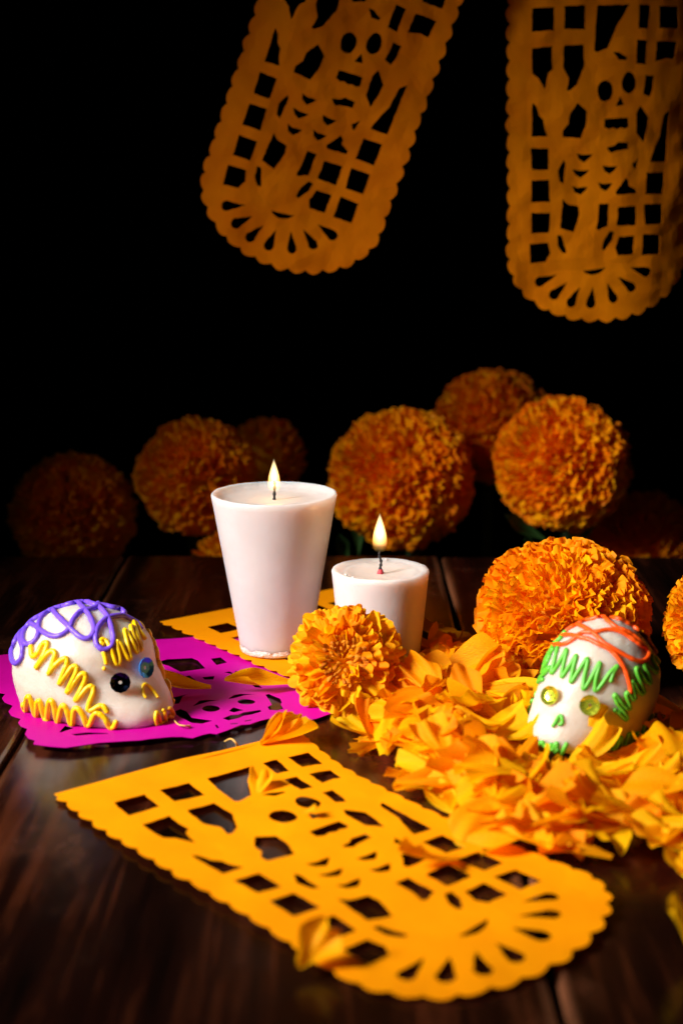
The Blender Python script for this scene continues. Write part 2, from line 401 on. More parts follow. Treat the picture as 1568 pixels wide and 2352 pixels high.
paper('cut_paper_banner', paper_mesh('cut_paper_banner', OUT, HJ, 62,
      sim_map(-0.094, 0.762, R(37.0), 8.42e-5, lambda x, y, u, v: 0.0026 + 0.0005 * wav(x, y, 30, 9) + 0.002 * max(0, (v - 900) / 1400) * (1 + wav(x, y, 35, 2))), 0.00022, M_PAPER),
      'orange cut paper banner lying under the two white candles', 'paper banner', 'orange cut paper banners')

# hanging sheets: best similarity in an upright plane
def hang_map(anchors, Y, curl, seed):
    src = np.array([a for a, _ in anchors], float); dst = np.array([(q.x, q.z) for q in [at_y(*p, Y) for _, p in anchors]])
    A = []; B = []
    for (u, v), (x, z) in zip(src, dst):
        A += [[u, v, 1, 0], [-v, u, 0, 1]]; B += [x, z]
    a, b_, tx, tz = np.linalg.lstsq(np.array(A), np.array(B), rcond=None)[0]
    def f(u, v):
        # the sheet is mirrored in z (v runs down): x = a*u + b*v + tx ; z = b*u - a*v + tz
        x = a * u + b_ * v + tx; z = b_ * u - a * v + tz
        y = Y + 0.0035 * wav(u, v, 1 / 420., seed) + 0.0010 * wav(u, v, 1 / 110., seed + 3) + curl(u, v)
        return (x, y, z)
    return f
z2 = zoomed(1380, 0, 1351 / 540); z1 = zoomed(500, 0, 1568 / 840)
anc2 = [((u, v), z2((u, v))) for u, v in [(342, 1108), (340, 1775), (355, 142), (727, 2100), (630, 1300), (800, 640), (110, 1000)]] + [((1180, 1515), z2((1168, 1515))), ((1262, 135), z2((1262, 135)))]
curl2 = lambda u, v: 0.017 * max(0, (u - 850) / 600) ** 2 + 0.004 * max(0, (v - 1800) / 500)
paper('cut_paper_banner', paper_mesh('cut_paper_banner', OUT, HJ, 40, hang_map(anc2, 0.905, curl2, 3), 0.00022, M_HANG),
      'orange cut paper banner with a skeleton hanging upright at the upper right', 'paper banner', 'orange cut paper banners')
anc1 = [((342, 1108), z1((450, 415))), ((342, 1335), z1((390, 580))), ((342, 1555), z1((338, 735))), ((340, 1775), z1((285, 888))), ((1180, 1295), z1((995, 825))),
        ((1172, 1515), z1((940, 985))), ((1160, 1730), z1((885, 1135))), ((965, 1520), z1((795, 922))), ((800, 640), z1((872, 228))), ((972, 587), z1((1010, 250))),
        ((885, 868), z1((885, 420))), ((722, 2130), z1((600, 1310))), ((345, 1980), z1((265, 1042))), ((450, 2075), z1((310, 1145))), ((1130, 1932), z1((810, 1275))), ((590, 850), z1((670, 320)))]
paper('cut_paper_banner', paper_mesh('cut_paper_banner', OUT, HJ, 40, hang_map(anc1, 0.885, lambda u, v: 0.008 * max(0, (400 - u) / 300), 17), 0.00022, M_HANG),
      'orange cut paper banner with a skeleton hanging tilted at the top centre', 'paper banner', 'orange cut paper banners')

# magenta sheet, traced on the table plane
zA = zoomed(0, 1640, 2.8); zB = zoomed(400, 1680, 2.8); ident = lambda p: p
mg_out = [(zA, [(-160, 565), (0, 547), (1145, 427)]), (zB, [(310, 302), (740, 262)]),
    (ident, [(800, 1433), (905, 1421), (914, 1450), (922, 1470), (921, 1500), (930, 1522), (928, 1550), (937, 1578), (918, 1607), (890, 1606), (862, 1620), (835, 1618), (800, 1632), (770, 1630)]),
    (zB, [(1388, 938), (1300, 962), (1220, 950), (1140, 945), (1000, 950), (925, 968), (850, 997), (780, 1003), (720, 1028), (660, 1048), (590, 1068), (540, 1062), (480, 1072), (440, 1085), (400, 1098), (320, 1092), (240, 1096), (150, 1108), (70, 1118), (0, 1130)]),
    (zA, [(800, 1266), (690, 1282), (530, 1302), (420, 1296), (320, 1286), (265, 1278), (278, 1250), (225, 1232), (200, 1195), (218, 1148), (165, 1122), (145, 1088), (165, 1056), (90, 1032), (70, 1002), (105, 958), (38, 932), (18, 900), (45, 860), (0, 852), (-60, 835), (-90, 810), (-160, 805)])]
mg_holes = [(zB, q) for q in [
    [(110, 495), (200, 465), (395, 455), (440, 475), (500, 540), (300, 565), (210, 520)], [(540, 460), (620, 448), (670, 490), (585, 512)],
    [(85, 540), (140, 548), (165, 562), (100, 570)], [(100, 585), (215, 573), (205, 583), (110, 602)],
    [(165, 660), (205, 635), (298, 632), (303, 605), (375, 592), (435, 645), (330, 668), (290, 655), (180, 668)], [(475, 605), (570, 598), (560, 625), (490, 625)],
    [(645, 570), (690, 562), (720, 575), (740, 555), (760, 570), (840, 565), (880, 625), (800, 612), (700, 605), (710, 585)], [(865, 670), (910, 665), (950, 695), (890, 690)],
    [(205, 815), (240, 775), (365, 742), (320, 765), (290, 825), (230, 830)], [(262, 885), (300, 868), (350, 890), (390, 940), (560, 965), (470, 990), (390, 985), (310, 945), (270, 920)],
    [(672, 785), (720, 748), (780, 737), (890, 740), (800, 750), (720, 775)], [(393, 848), (450, 803), (510, 795), (610, 800), (520, 810), (450, 830)],
    poly_ellipse(820, 803, 70, 24, 16), poly_ellipse(542, 866, 70, 27, 16), [(682, 885), (720, 852), (760, 862), (805, 875), (720, 898)],
    [(632, 950), (700, 920), (760, 915), (800, 895), (930, 875), (940, 890), (860, 915), (800, 925), (760, 945), (680, 965)],
    [(970, 745), (1000, 738), (1085, 775), (1100, 810), (1090, 822), (1112, 865), (1060, 880), (1000, 875), (988, 850), (1020, 830), (1000, 790)],
    [(570, 1000), (590, 998), (608, 1022), (592, 1028)], [(690, 990), (755, 985), (750, 995), (700, 998)], [(805, 968), (860, 955), (858, 965), (810, 975)]]]
mg_holes += [(zA, q) for q in [[(470, 1180), (515, 1120), (590, 1140), (480, 1185)], [(560, 1200), (700, 1180), (850, 1185), (862, 1195), (740, 1200), (600, 1212)]]]
def tb(f, q): return [tuple(on_table(*f(p), 0.0025).to_tuple()[:2]) for p in q]
mo = [p for f, q in mg_out for p in tb(f, q)]; mh = [tb(f, q) for f, q in mg_holes]
mo = resample([(x * 1e4, y * 1e4) for x, y in mo] + [(mo[0][0] * 1e4, mo[0][1] * 1e4)], 22)[:-1]
mh = [[(x * 1e4, y * 1e4) for x, y in q] for q in mh]
def mag_map(u, v):
    x, y = u / 1e4, v / 1e4
    front = max(0.0, min(1.0, (0.655 - y - 0.18 * (x + .06)) / 0.05)) if x < 0.0 else 0.0
    return (x, y, 0.0011 + 0.0022 * front * (0.6 + 0.5 * wav(x, y, 30, 2)) + 0.0003 * wav(x, y, 60, 6))
paper('cut_paper_sheet', paper_mesh('cut_paper_sheet', mo, mh, 62, mag_map, 0.00022, M_PINK),
      'magenta cut paper sheet with a skull face under the purple-iced skull', 'paper banner')

# ------------------------------------------------------------------ candles
def lathe(prof, n=72, jit=None):
    vs = []; fs = []
    for r_, z in prof:
        for i in range(n):
            a = 2 * math.pi * i / n; dr, dz = jit(r_, z, a) if jit else (0, 0)
            vs.append(((r_ + dr) * math.cos(a), (r_ + dr) * math.sin(a), z + dz))
    k = len(prof)
    for j in range(k - 1):
        for i in range(n):
            fs.append((j * n + i, j * n + (i + 1) % n, (j + 1) * n + (i + 1) % n, (j + 1) * n + i))
    fs.append(tuple(reversed(range(n)))); fs.append(tuple((k - 1) * n + i for i in range(n)))
    return vs, fs
def tube(pts, rad, n=8, caps=True):
    """round strand through points; rad may be a list"""
    P = [Vector(p) for p in pts]; m = len(P); rads = rad if isinstance(rad, (list, tuple)) else [rad] * m
    vs = []; fs = []; up = None
    for i, p in enumerate(P):
        t = (P[min(m - 1, i + 1)] - P[max(0, i - 1)])
        if t.length < 1e-9: t = Vector((0, 0, 1))
        t.normalize()
        if up is None: up = t.orthogonal()
        up = (up - t * up.dot(t));
        if up.length < 1e-6: up = t.orthogonal()
        up.normalize(); sd = t.cross(up)
        for k in range(n):
            a = 2 * math.pi * k / n; vs.append(p + (up * math.cos(a) + sd * math.sin(a)) * rads[i])
    for i in range(m - 1):
        for k in range(n):
            fs.append((i * n + k, i * n + (k + 1) % n, (i + 1) * n + (k + 1) % n, (i + 1) * n + k))
    if caps:
        for e, i0, dirn in ((0, 0, -1), (m - 1, (m - 1) * n, 1)):
            t = (P[-1] - P[-2]) if e else (P[0] - P[1]); t.normalize()
            c = len(vs); vs.append(P[e] + t * rads[e] * 0.7)
            for k in range(n):
                q = (i0 + k, i0 + (k + 1) % n)
                fs.append((q[1], q[0], c) if not e else (q[0], q[1], c))
    return vs, fs
def candle(x, y, z0, h, rt, rb, rim_w, recess, seed, label, wick_pts, flame_h, flame_r, flame_z, zlow, crumbly):
    root = empty('pillar_candle', (x, y, z0), label, 'candle', 'white tapered candles')
    ri = rt - rim_w
    prof = [(rb * .93, 0), (rb, .0008)]
    n = 26
    for i in range(1, n + 1):
        t = i / n; prof.append((rb + (rt - rb) * t, .0008 + (h - .0016) * t))
    prof += [(rt - .0004, h - .0001), (rt - .0012, h + .0001), (rt - rim_w * .6, h - .0002), (ri, h - .0012), (ri - .0012, h - recess * .6), (ri - .0028, h - recess), (ri * .6, h - recess - .0003), (ri * .25, h - recess - .0008), (.0012, h - recess - .0006)]
    def jit(r_, z, a):
        s = (math.cos(a) * 1.3, math.sin(a) * 1.3, z * 30)
        dr = 0.00018 * noise.noise((s[0] * 2, s[1] * 2, s[2] + seed))
        dz = 0.0
        if z > h - .004:
            dz = 0.0002 * noise.noise((s[0] * 3, s[1] * 3, seed)) + 0.00012 * noise.noise((s[0] * 11, s[1] * 11, seed + 2))
            dr += 0.0006 * noise.noise((s[0] * 4, s[1] * 4, seed + 4)) * (1 if r_ < rt - .001 else .3)
        if r_ < ri - .002: dz *= .3; dr = 0
        return dr, dz
    vs, fs = lathe(prof, 90, jit); obj('wax_body', new_mesh('wax_body', vs, fs, M_WAX), root)
    if crumbly:   # rough chipped foot of the taller candle
        pr = [(rb * .90, .0001), (rb * 1.0, .0004), (rb * 1.022, .002), (rb * 1.03, .0045), (rb * 1.012, .0062), (rb * .97, .0072)]
        def j2(r_, z, a): 
            k = noise.noise((math.cos(a) * 6, math.sin(a) * 6, z * 500)); return .0002 * k, .0005 * noise.noise((math.cos(a) * 5, math.sin(a) * 5, 3)) if z > .003 else 0
        vs, fs = lathe(pr, 90, j2); obj('chipped_foot', new_mesh('chipped_foot', vs, fs, M_RIM), root)
    # drips and beads on the rim
    bm = bmesh.new(); r = random.Random(seed)
    for i in range(6):
        a = r.uniform(0, 2 * math.pi); q = r.uniform(.0003, .0006)
        mtx = Matrix.Translation((math.cos(a) * (rt - r.uniform(0, rim_w)), math.sin(a) * (rt - r.uniform(0, rim_w)), h - r.uniform(-.0002, .0012))) @ Matrix.Diagonal((q * r.uniform(.8, 2), q * r.uniform(.8, 2), q * r.uniform(.5, 1.2), 1))
        bmesh.ops.create_icosphere(bm, subdivisions=2, radius=1, matrix=mtx)
    me = bpy.data.meshes.new('wax_beads'); bm.to_mesh(me); bm.free(); me.materials.append(M_RIM)
    me.polygons.foreach_set('use_smooth', [True] * len(me.polygons)); tag(obj('wax_beads', me, root), kind='stuff')
    zt = h - recess - .001
    wp = [(a, b_, zt + c) for a, b_, c in wick_pts]
    P = smooth_path(wp, 5)
    vs, fs = tube(P, [.00075 + .0002 * math.sin(i * 1.9) - .0003 * (i / len(P)) for i in range(len(P))], 8)
    wk = obj('wick', new_mesh('wick', vs, fs, M_WICK), root)
    if not crumbly:
        vs, fs = tube([(wp[0][0], wp[0][1], zt - .0002), (wp[0][0], wp[0][1], zt + .0012), (wp[0][0], wp[0][1], zt + .0024)], [.0019, .0014, .0009], 10)
        obj('wick_foot', new_mesh('wick_foot', vs, fs, M_WICKRED), wk)
    fp = []
    m = 18
    for i in range(m + 1):
        t = i / m; rr_ = (math.sin(math.pi * min(1, t * .97 + .03) ** .62)) ** .85 * (1 - .25 * t) if 0 < t < 1 else 0.02
        fp.append((max(rr_, .02) * flame_r, t * flame_h))
    vs, fs = lathe(fp, 28)
    tip = wp[-1]
    fl = obj('flame', new_mesh('flame', vs, fs, flame_mat(flame_h, flame_r, zlow)), root, (tip[0], tip[1], h + flame_z))
    lp = bpy.data.lights.new('flame_light', 'POINT'); lp.energy = 0.011; lp.color = (1, .55, .2); lp.shadow_soft_size = .004
    lo = bpy.data.objects.new('flame_light', lp); COL.objects.link(lo); lo.parent = root; lo.location = (tip[0], tip[1], h + flame_z + flame_h * .6)
    return root
def smooth_path(pts, k=6):
    P = [Vector(p) for p in pts]
    if len(P) < 3: return P
    out = []
    for i in range(len(P) - 1):
        p0 = P[max(0, i - 1)]; p1 = P[i]; p2 = P[i + 1]; p3 = P[min(len(P) - 1, i + 2)]
        for j in range(k):
            t = j / k
            out.append(0.5 * ((2 * p1) + (p2 - p0) * t + (2 * p0 - 5 * p1 + 4 * p2 - p3) * t * t + (3 * p1 - p0 - 3 * p2 + p3) * t ** 3))
    out.append(P[-1]); return out
candle(-0.0320, 0.712, 0.0032, 0.0775, 0.0299, 0.0169, 0.0022, 0.0028, 3, 'taller white candle, wide at the top, burning left of the shorter one',
       [(0, 0, 0), (.0001, 0, .004), (.0003, 0, .008), (0.0, 0, .0095)], .0168, .0032, -.0004, .08, True)
candle(0.0180, 0.685, 0.0030, 0.0470, 0.0226, 0.0181, 0.0050, 0.0015, 8, 'shorter white candle burning behind the open marigold',
       [(0, 0, 0), (-.0001, 0, .003), (.0003, 0, .0058), (-.0006, 0, .009), (-.0004, 0, .0105)], .0188, .0037, .0076, .16, False)

# ------------------------------------------------------------------ sugar skulls
def interp(tab, h):
    for (a, va), (b_, vb) in zip(tab[:-1], tab[1:]):
        if h <= b_:
            t = (h - a) / (b_ - a); t = t * t * (3 - 2 * t) * .35 + t * .65
            return va + (vb - va) * t
    return tab[-1][1]
XF = [(0, 3.72), (.08, 3.78), (.17, 3.62), (.28, 3.18), (.45, 2.72), (.6, 2.48), (.72, 2.24), (.82, 1.82), (.9, 1.32), (.96, .70), (1, -.3)]
XB = [(0, -3.30), (.1, -3.42), (.3, -3.48), (.5, -3.40), (.65, -3.12), (.78, -2.62), (.88, -1.98), (.95, -1.28), (1, -.3)]
WD = [(0, 2.30), (.12, 2.48), (.3, 2.64), (.5, 2.68), (.65, 2.52), (.78, 2.12), (.88, 1.58), (.95, .98), (1, 0.0)]
def skull_mesh(H, sc, seed):
    nl, nc = 44, 88; vs = []; fs = []
    for j in range(nl):
        h = math.sin(math.pi / 2 * (j / (nl - 1)) ** .95)
        if j == nl - 1: h = .9995
        xf, xb, wd = interp(XF, h), interp(XB, h), interp(WD, h)
        for i in range(nc):
            t = 2 * math.pi * i / nc; c, s = math.cos(t), math.sin(t)
            ex = .86 if c < 0 else .74 + .26 * min(1, h / .38)
            cx = math.copysign(abs(c) ** ex, c); sy = math.copysign(abs(s) ** ex, s)
            taper = (0.27 - .20 * min(1, h / .55)) * max(0, c) ** 1.3
            x = cx * (xf if c > 0 else -xb); y = sy * wd * (1 - taper)
            # eye hollows and brow
            d = 0
            for sgn in (-1, 1):
                q = ((y - sgn * 1.05) / .75) ** 2 + ((h - .47) / .13) ** 2
                if x > 0: d -= .12 * math.exp(-q)
            k = 1 + d / 3.2
            p = Vector((x * k, y * k, h * H / sc * 100 * 1.0))
            nz = .020 * noise.noise((p.x * 2.5, p.y * 2.5, p.z * 2.5 + seed)) + .02 * noise.noise((p.x * 9, p.y * 9, p.z * 9 + seed))
            if j == 0: nz += .06 * noise.noise((x * 5, y * 5, seed))
            f = 1 + nz / 2.5
            vs.append((p.x * f * sc / 100, p.y * f * sc / 100, h * H * (1 + nz * .3 if j else 1)))
    for j in range(nl - 1):
        for i in range(nc):
            fs.append((j * nc + i, j * nc + (i + 1) % nc, (j + 1) * nc + (i + 1) % nc, (j + 1) * nc + i))
    fs.append(tuple(reversed(range(nc)))); fs.append(tuple((nl - 1) * nc + i for i in range(nc)))
    return vs, fs
def sequin(r_):
    n = 6; vs = [(0.18 * r_ * math.cos(R(30 * i)), .18 * r_ * math.sin(R(30 * i)), .10 * r_) for i in range(12)]
    vs += [(.62 * r_ * math.cos(R(30 * i)) * (1 if i % 2 else .9), .62 * r_ * math.sin(R(30 * i)) * (1 if i % 2 else .9), .12 * r_) for i in range(12)]
    vs += [(r_ * math.cos(R(30 * i)), r_ * math.sin(R(30 * i)), .34 * r_) for i in range(12)]
    vs += [(1.0 * r_ * math.cos(R(30 * i)), 1.0 * r_ * math.sin(R(30 * i)), .28 * r_) for i in range(12)]
    fs = []
    for a in range(3):
        for i in range(12): fs.append((a * 12 + i, a * 12 + (i + 1) % 12, a * 12 + 12 + (i + 1) % 12, a * 12 + 12 + i))
    return vs, fs
class Skull:
    def __init__(s, label, loc, yaw, roll, H, sc, seed, sugar=None):
        s.root = empty('sugar_skull', loc, label, 'sugar skull', 'sugar skulls')
        s.mat = Matrix.Translation(loc) @ roll @ Matrix.Rotation(yaw, 4, 'Z')
        s.root.matrix_world = s.mat
        vs, fs = skull_mesh(H, sc, seed)
        obj('skull_body', new_mesh('skull_body', vs, fs, sugar or M_SUGAR), s.root)
        s.bvh = BVHTree.FromPolygons([s.mat @ Vector(v) for v in vs], fs); s.inv = s.mat.inverted()
    def hit(s, px, py):
        o, d = ray(px, py); d = d.normalized()
        p, n, *_ = s.bvh.ray_cast(o, d)
        if p is None:
            best = None
            for t in np.linspace(.5, .75, 120):
                q = o + d * float(t); p2, n2, i, ds = s.bvh.find_nearest(q)
                if best is None or ds < best[2]: best = (p2, n2, ds)
            p, n = best[0], best[1]
        if n.dot(p - (s.mat @ Vector((0, 0, .02)))) < 0: n = -n
        return p, n
    def icing(s, name, strokes, f, rad, material, mirror=False, seed=0):
        vs = []; fs = []; r = random.Random(seed)
        for st in strokes:
            pts = [(*q, 0) for q in st]; P2 = smooth_path(pts, 7); P3 = []
            for q in P2:
                p, n = s.hit(*f((q.x, q.y))); P3.append(s.inv @ (p + n * rad * .55))
            # even out
            for _ in range(1): P3 = [P3[0]] + [(P3[i - 1] + P3[i] * 2 + P3[i + 1]) / 4 for i in range(1, len(P3) - 1)] + [P3[-1]]
            rd = [rad * (1 + .16 * noise.noise((i * .35, seed, len(st)))) for i in range(len(P3))]
            for sg in ((1, -1) if mirror else (1,)):
                v, fc = tube([(p.x, p.y * sg, p.z) for p in P3], rd, 9)
                b0 = len(vs); vs += v; fs += [tuple(b0 + i for i in q) for q in fc]
        return obj(name, new_mesh(name, vs, fs, material), s.root)
    def eye(s, f, c, r_, material, turn=None, label=None):
        p, n = s.hit(*f(c)); n = (s.inv.to_3x3() @ n).normalized(); p = s.inv @ p; n0 = n
        if turn is not None: n = (s.inv.to_3x3() @ turn).normalized()
        vs, fs = sequin(r_); me = new_mesh('sequin_eye', vs, fs, material, smooth=False)
        o = obj('sequin_eye', me, s.root); o.matrix_local = Matrix.Translation(p + n0 * r_ * (.10 if turn is None else .10 + .55 * math.sqrt(max(0, 1 - n.dot(n0) ** 2)))) @ n.to_track_quat('Z', 'Y').to_matrix().to_4x4()
        sol = o.modifiers.new('thickness', 'SOLIDIFY'); sol.thickness = .00015
        if label: o['label'] = label
zC = zoomed(0, 1500, 3.136); zD = zoomed(1480, 1720, 1568 / 420)
sk = Skull('white sugar skull with purple looped icing and yellow squiggles on the magenta paper', (-0.1075, 0.6305, 0.0030), R(-36), Matrix.Identity(4), 0.0442, 1.06, 1.0)
sk.icing('icing_hair', [
    [(185, 875), (140, 960), (115, 1060), (130, 1130), (165, 1143), (203, 1100), (213, 1010), (190, 940), (190, 880), (240, 825), (265, 800), (330, 830), (352, 870), (330, 935), (280, 980), (230, 975), (212, 920), (235, 850), (300, 770), (380, 710), (450, 665)],
    [(480, 670), (420, 705), (365, 770), (350, 840), (380, 870), (440, 905), (510, 915), (580, 885), (625, 830), (650, 770), (690, 720), (740, 690), (800, 680), (870, 650)],
    [(470, 665), (500, 720), (560, 780), (600, 815), (640, 860), (700, 915), (770, 935), (820, 900), (830, 840), (800, 750), (750, 680), (690, 605)],
    [(450, 665), (560, 650), (640, 620), (695, 605), (760, 615), (840, 640), (900, 645), (1000, 665), (1060, 680), (1095, 710)],
    [(865, 630), (880, 660), (920, 700), (960, 770), (990, 870), (1000, 940), (975, 1005), (920, 1030), (865, 1000), (845, 940), (855, 860), (890, 800), (950, 755), (1060, 735), (1140, 760), (1205, 800), (1235, 850)]], zC, .00120, M_PURPLE, seed=1)
sk.icing('icing_cheek', [[(285, 1000), (292, 1060), (310, 1088), (345, 1060), (380, 990), (410, 970), (430, 990), (390, 1090), (335, 1180), (345, 1175), (390, 1110), (450, 1050), (480, 1045), (495, 1075), (470, 1160), (445, 1235), (450, 1220), (500, 1160), (560, 1110), (590, 1105), (600, 1140), (570, 1220), (535, 1320), (550, 1300), (600, 1230), (650, 1175), (680, 1180), (680, 1220), (640, 1310), (600, 1400), (620, 1380), (670, 1300), (720, 1240), (755, 1245), (755, 1290), (720, 1380), (675, 1465), (695, 1455), (740, 1400), (790, 1350), (825, 1360), (825, 1410), (795, 1490), (785, 1545), (810, 1560), (880, 1525), (920, 1530), (950, 1575)]], zC, .00122, M_YELLOW, True, 2)
sk.icing('icing_jaw', [[(220, 1500), (228, 1585), (240, 1560), (250, 1450), (275, 1440), (300, 1510), (325, 1605), (335, 1590), (340, 1490), (365, 1475), (380, 1530), (415, 1665), (425, 1650), (440, 1490), (470, 1475), (490, 1530), (515, 1660), (525, 1640), (550, 1530), (580, 1520), (610, 1590), (635, 1680), (650, 1660), (660, 1560), (695, 1540), (740, 1600), (770, 1680), (800, 1675), (840, 1590), (880, 1590), (930, 1630), (975, 1705), (1010, 1695), (1030, 1655)]], zC, .00122, M_YELLOW, True, 3)
sk.icing('icing_brow', [[(938, 1148), (925, 1090), (910, 1050)], [(925, 1188), (912, 1196)], [(915, 985), (885, 965), (900, 940), (940, 955), (985, 1040), (1020, 1145), (1050, 1150), (1055, 1100), (1035, 1010), (1030, 960), (1060, 985), (1120, 1100), (1145, 1100), (1130, 1020), (1095, 865), (1115, 880), (1160, 960), (1195, 1045), (1205, 1020), (1150, 840), (1170, 840), (1210, 940), (1240, 1030), (1235, 980), (1175, 795), (1195, 800), (1235, 880), (1272, 930)]], zC, .00100, M_YELLOW, False, 4)
sk.icing('icing_nose', [[(1285, 1450), (1265, 1420), (1258, 1360), (1280, 1333), (1320, 1360), (1365, 1415), (1390, 1450)]], zC, .00075, M_YELLOW, False, 5)
sk.icing('icing_teeth', [[(1375, 1575), (1368, 1640), (1390, 1700), (1412, 1680), (1400, 1620), (1378, 1575)], [(1430, 1560), (1445, 1570), (1455, 1630), (1475, 1660), (1450, 1690), (1420, 1680)], [(1480, 1550), (1500, 1545), (1520, 1590), (1528, 1630), (1505, 1635), (1490, 1600)]], zC, .00085, M_YELLOW, False, 6)
toward = lambda az, el: Vector((math.cos(R(el)) * math.sin(R(az)), -math.cos(R(el)) * math.cos(R(az)), math.sin(R(el))))
sk.eye(zC, (1055, 1325), .0042, M_NAVY, toward(8, 10), 'dark navy sequin eye')
sk.eye(zC, (1258, 1190), .0043, M_BLUE, toward(54, 10), 'shiny blue sequin eye')

skr_roll = Matrix.Rotation(R(15), 4, 'Y') @ Matrix.Rotation(R(-2), 4, 'X')
s2 = Skull('white sugar skull with orange and green icing standing in the petal heap', (0.0970, 0.586, 0.0045), R(-126), skr_roll, 0.0505, 0.845, 5.0, M_SUGAR_DIM)
s2.icing('icing_hair', [
    [(275, 350), (380, 350), (450, 330), (520, 280), (590, 230), (700, 225), (860, 200), (980, 220), (1080, 280), (1150, 330), (1210, 370)],
    [(250, 270), (330, 265), (450, 250), (560, 275), (660, 300), (760, 350), (850, 390), (920, 450), (1000, 560), (1050, 680), (1080, 780), (1080, 850)],
    [(330, 220), (420, 140), (520, 100), (600, 60), (690, 40), (800, 55), (850, 110), (950, 180), (1060, 220), (1150, 290), (1240, 390), (1270, 450), (1240, 510), (1160, 520), (1060, 480), (920, 400), (800, 330), (740, 270), (660, 200), (560, 150), (490, 130)],
    [(880, 60), (980, 90), (1100, 160), (1200, 230), (1290, 290), (1340, 360), (1350, 440)],
    [(290, 215), (350, 170), (480, 110), (640, 30), (740, 25)]], zD, .00095, M_ORANGE_I, seed=11)
s2.icing('icing_brow', [[(215, 420), (190, 590), (240, 500), (275, 400), (300, 320)], [(335, 380), (300, 520), (270, 650), (340, 560), (430, 400), (400, 540), (375, 690), (440, 600), (530, 460), (490, 620), (470, 745), (540, 640), (645, 490), (610, 680), (595, 815), (660, 730), (775, 530), (730, 700), (720, 835), (790, 760), (860, 660), (950, 570), (910, 640), (880, 735)]], zD, .0009, M_GREEN, seed=12)
s2.icing('icing_cheek', [[(910, 1030), (960, 1060), (1030, 1130), (1040, 1090), (960, 980), (920, 890), (940, 880), (1000, 970), (1060, 1020), (1075, 990), (1040, 880), (1060, 850), (1110, 920), (1125, 890), (1090, 740), (1120, 750), (1170, 840), (1215, 860), (1210, 800), (1150, 660), (1140, 600), (1165, 610), (1220, 700), (1280, 750), (1280, 700), (1220, 560), (1250, 560), (1310, 610), (1350, 640), (1350, 590), (1290, 470), (1330, 480), (1380, 540)]], zD, .0009, M_GREEN, True, 13)
s2.icing('icing_jaw', [[(870, 1390), (900, 1440), (940, 1400), (970, 1330), (985, 1330), (990, 1450), (1020, 1400), (1060, 1290), (1085, 1290), (1070, 1430), (1110, 1380), (1150, 1270), (1170, 1300), (1160, 1370), (1200, 1280), (1230, 1180), (1270, 1150), (1310, 1080)]], zD, .0009, M_GREEN, True, 14)
s2.icing('icing_teeth', [[(105, 1345), (110, 1430), (150, 1380), (180, 1380), (195, 1460), (215, 1390), (235, 1480), (260, 1390), (265, 1490), (300, 1400), (325, 1390), (290, 1500), (330, 1440)], [(420, 1380), (380, 1460), (350, 1530)]], zD, .0009, M_GREEN, False, 15)
s2.icing('icing_nose', [[(345, 1100), (370, 1110), (375, 1180), (340, 1190)], [(345, 1100), (310, 1160), (275, 1210)]], zD, .0008, M_GREEN, False, 16)
s2.eye(zD, (268, 900), .0038, M_LIME, toward(-42, 24)); s2.eye(zD, (660, 990), .0040, M_LIME, toward(-22, 18))

# ------------------------------------------------------------------ petals
def petal_mesh(name, L, W, cols, rows, seed, ruffle, waves, curl, cup, lobes, material, ridge=0.0, base=.2, thin=0.0, point=0.0):
    r = random.Random(seed); ph = r.uniform(0, 6.3); ph2 = r.uniform(0, 6.3); asym = r.uniform(-.12, .12)
    vs = []; fs = []; yy = 0.0; zz = 0.0; rowp = []
    for i in range(rows):
        v = i / (rows - 1)
        if i:
            a = curl * (v ** 1.6); yy += math.cos(a) * L / (rows - 1); zz += math.sin(a) * L / (rows - 1)
        rowp.append((yy, zz, curl * v ** 1.6))
    for i in range(rows):
        v = i / (rows - 1); y0, z0, a = rowp[i]
        wv = W / 2 * (base + (1 - base) * math.sin(min(1, v * 1.12) * math.pi / 2) ** 1.2) * (1 - .10 * v ** 5) * (1 - point * max(0, (v - .45) / .55) ** 1.8)
        for j in range(cols):
            u = -1 + 2 * j / (cols - 1)
            x = u * wv * (1 - .05 * ruffle / max(L, 1e-6)) + asym * W * v * v
            tip = -.16 * u * u * v ** 2 + (lobes * math.cos(u * waves * 2.1 + ph2) + r.uniform(-.008, .008)) * v ** 4
            h = ruffle * v ** 2.2 * (math.sin(waves * math.pi * u + ph) + .4 * math.sin(waves * 2.3 * math.pi * u + ph2)) + cup * W * u * u * (.4 + .6 * v) * (1 - thin * v) + ridge * math.cos(u * 8) * v
            y = y0 + tip * L * math.cos(a) - h * math.sin(a); z = z0 + tip * L * math.sin(a) + h * math.cos(a)
            vs.append((x, y, z))
    for i in range(rows - 1):
        for j in range(cols - 1):
            q = i * cols + j; fs.append((q, q + 1, q + cols + 1, q + cols))
    return new_mesh(name, vs, fs, material)
RUF = [petal_mesh('petal', 1, .64 + .10 * (k % 3), 13, 5, 40 + k, .115 + .03 * (k % 3), 1.05 + .28 * (k % 4), .15 + .18 * (k % 3), .03, .05, M_PETAL, base=.25) for k in range(12)]
RUF += [petal_mesh('petal', 1, .74 + .10 * (k % 3), 13, 5, 60 + k, .085 + .02 * (k % 3), .9 + .25 * (k % 4), .75 + .2 * (k % 3), .03, .05, M_PETAL, base=.25) for k in range(6)]
RUFD = [m.copy() for m in RUF]
for m in RUFD: m.materials.clear(); m.materials.append(M_DEEP)
SPOON = [petal_mesh('petal', 1, .40 + .07 * (k % 3), 11, 7, 80 + k, .055 + .015 * (k % 3), .9 + .3 * (k % 3), .30 + .22 * (k % 3), [.35, -.2, .5, .15][k % 4], .07, M_PETAL, base=.22) for k in range(10)]
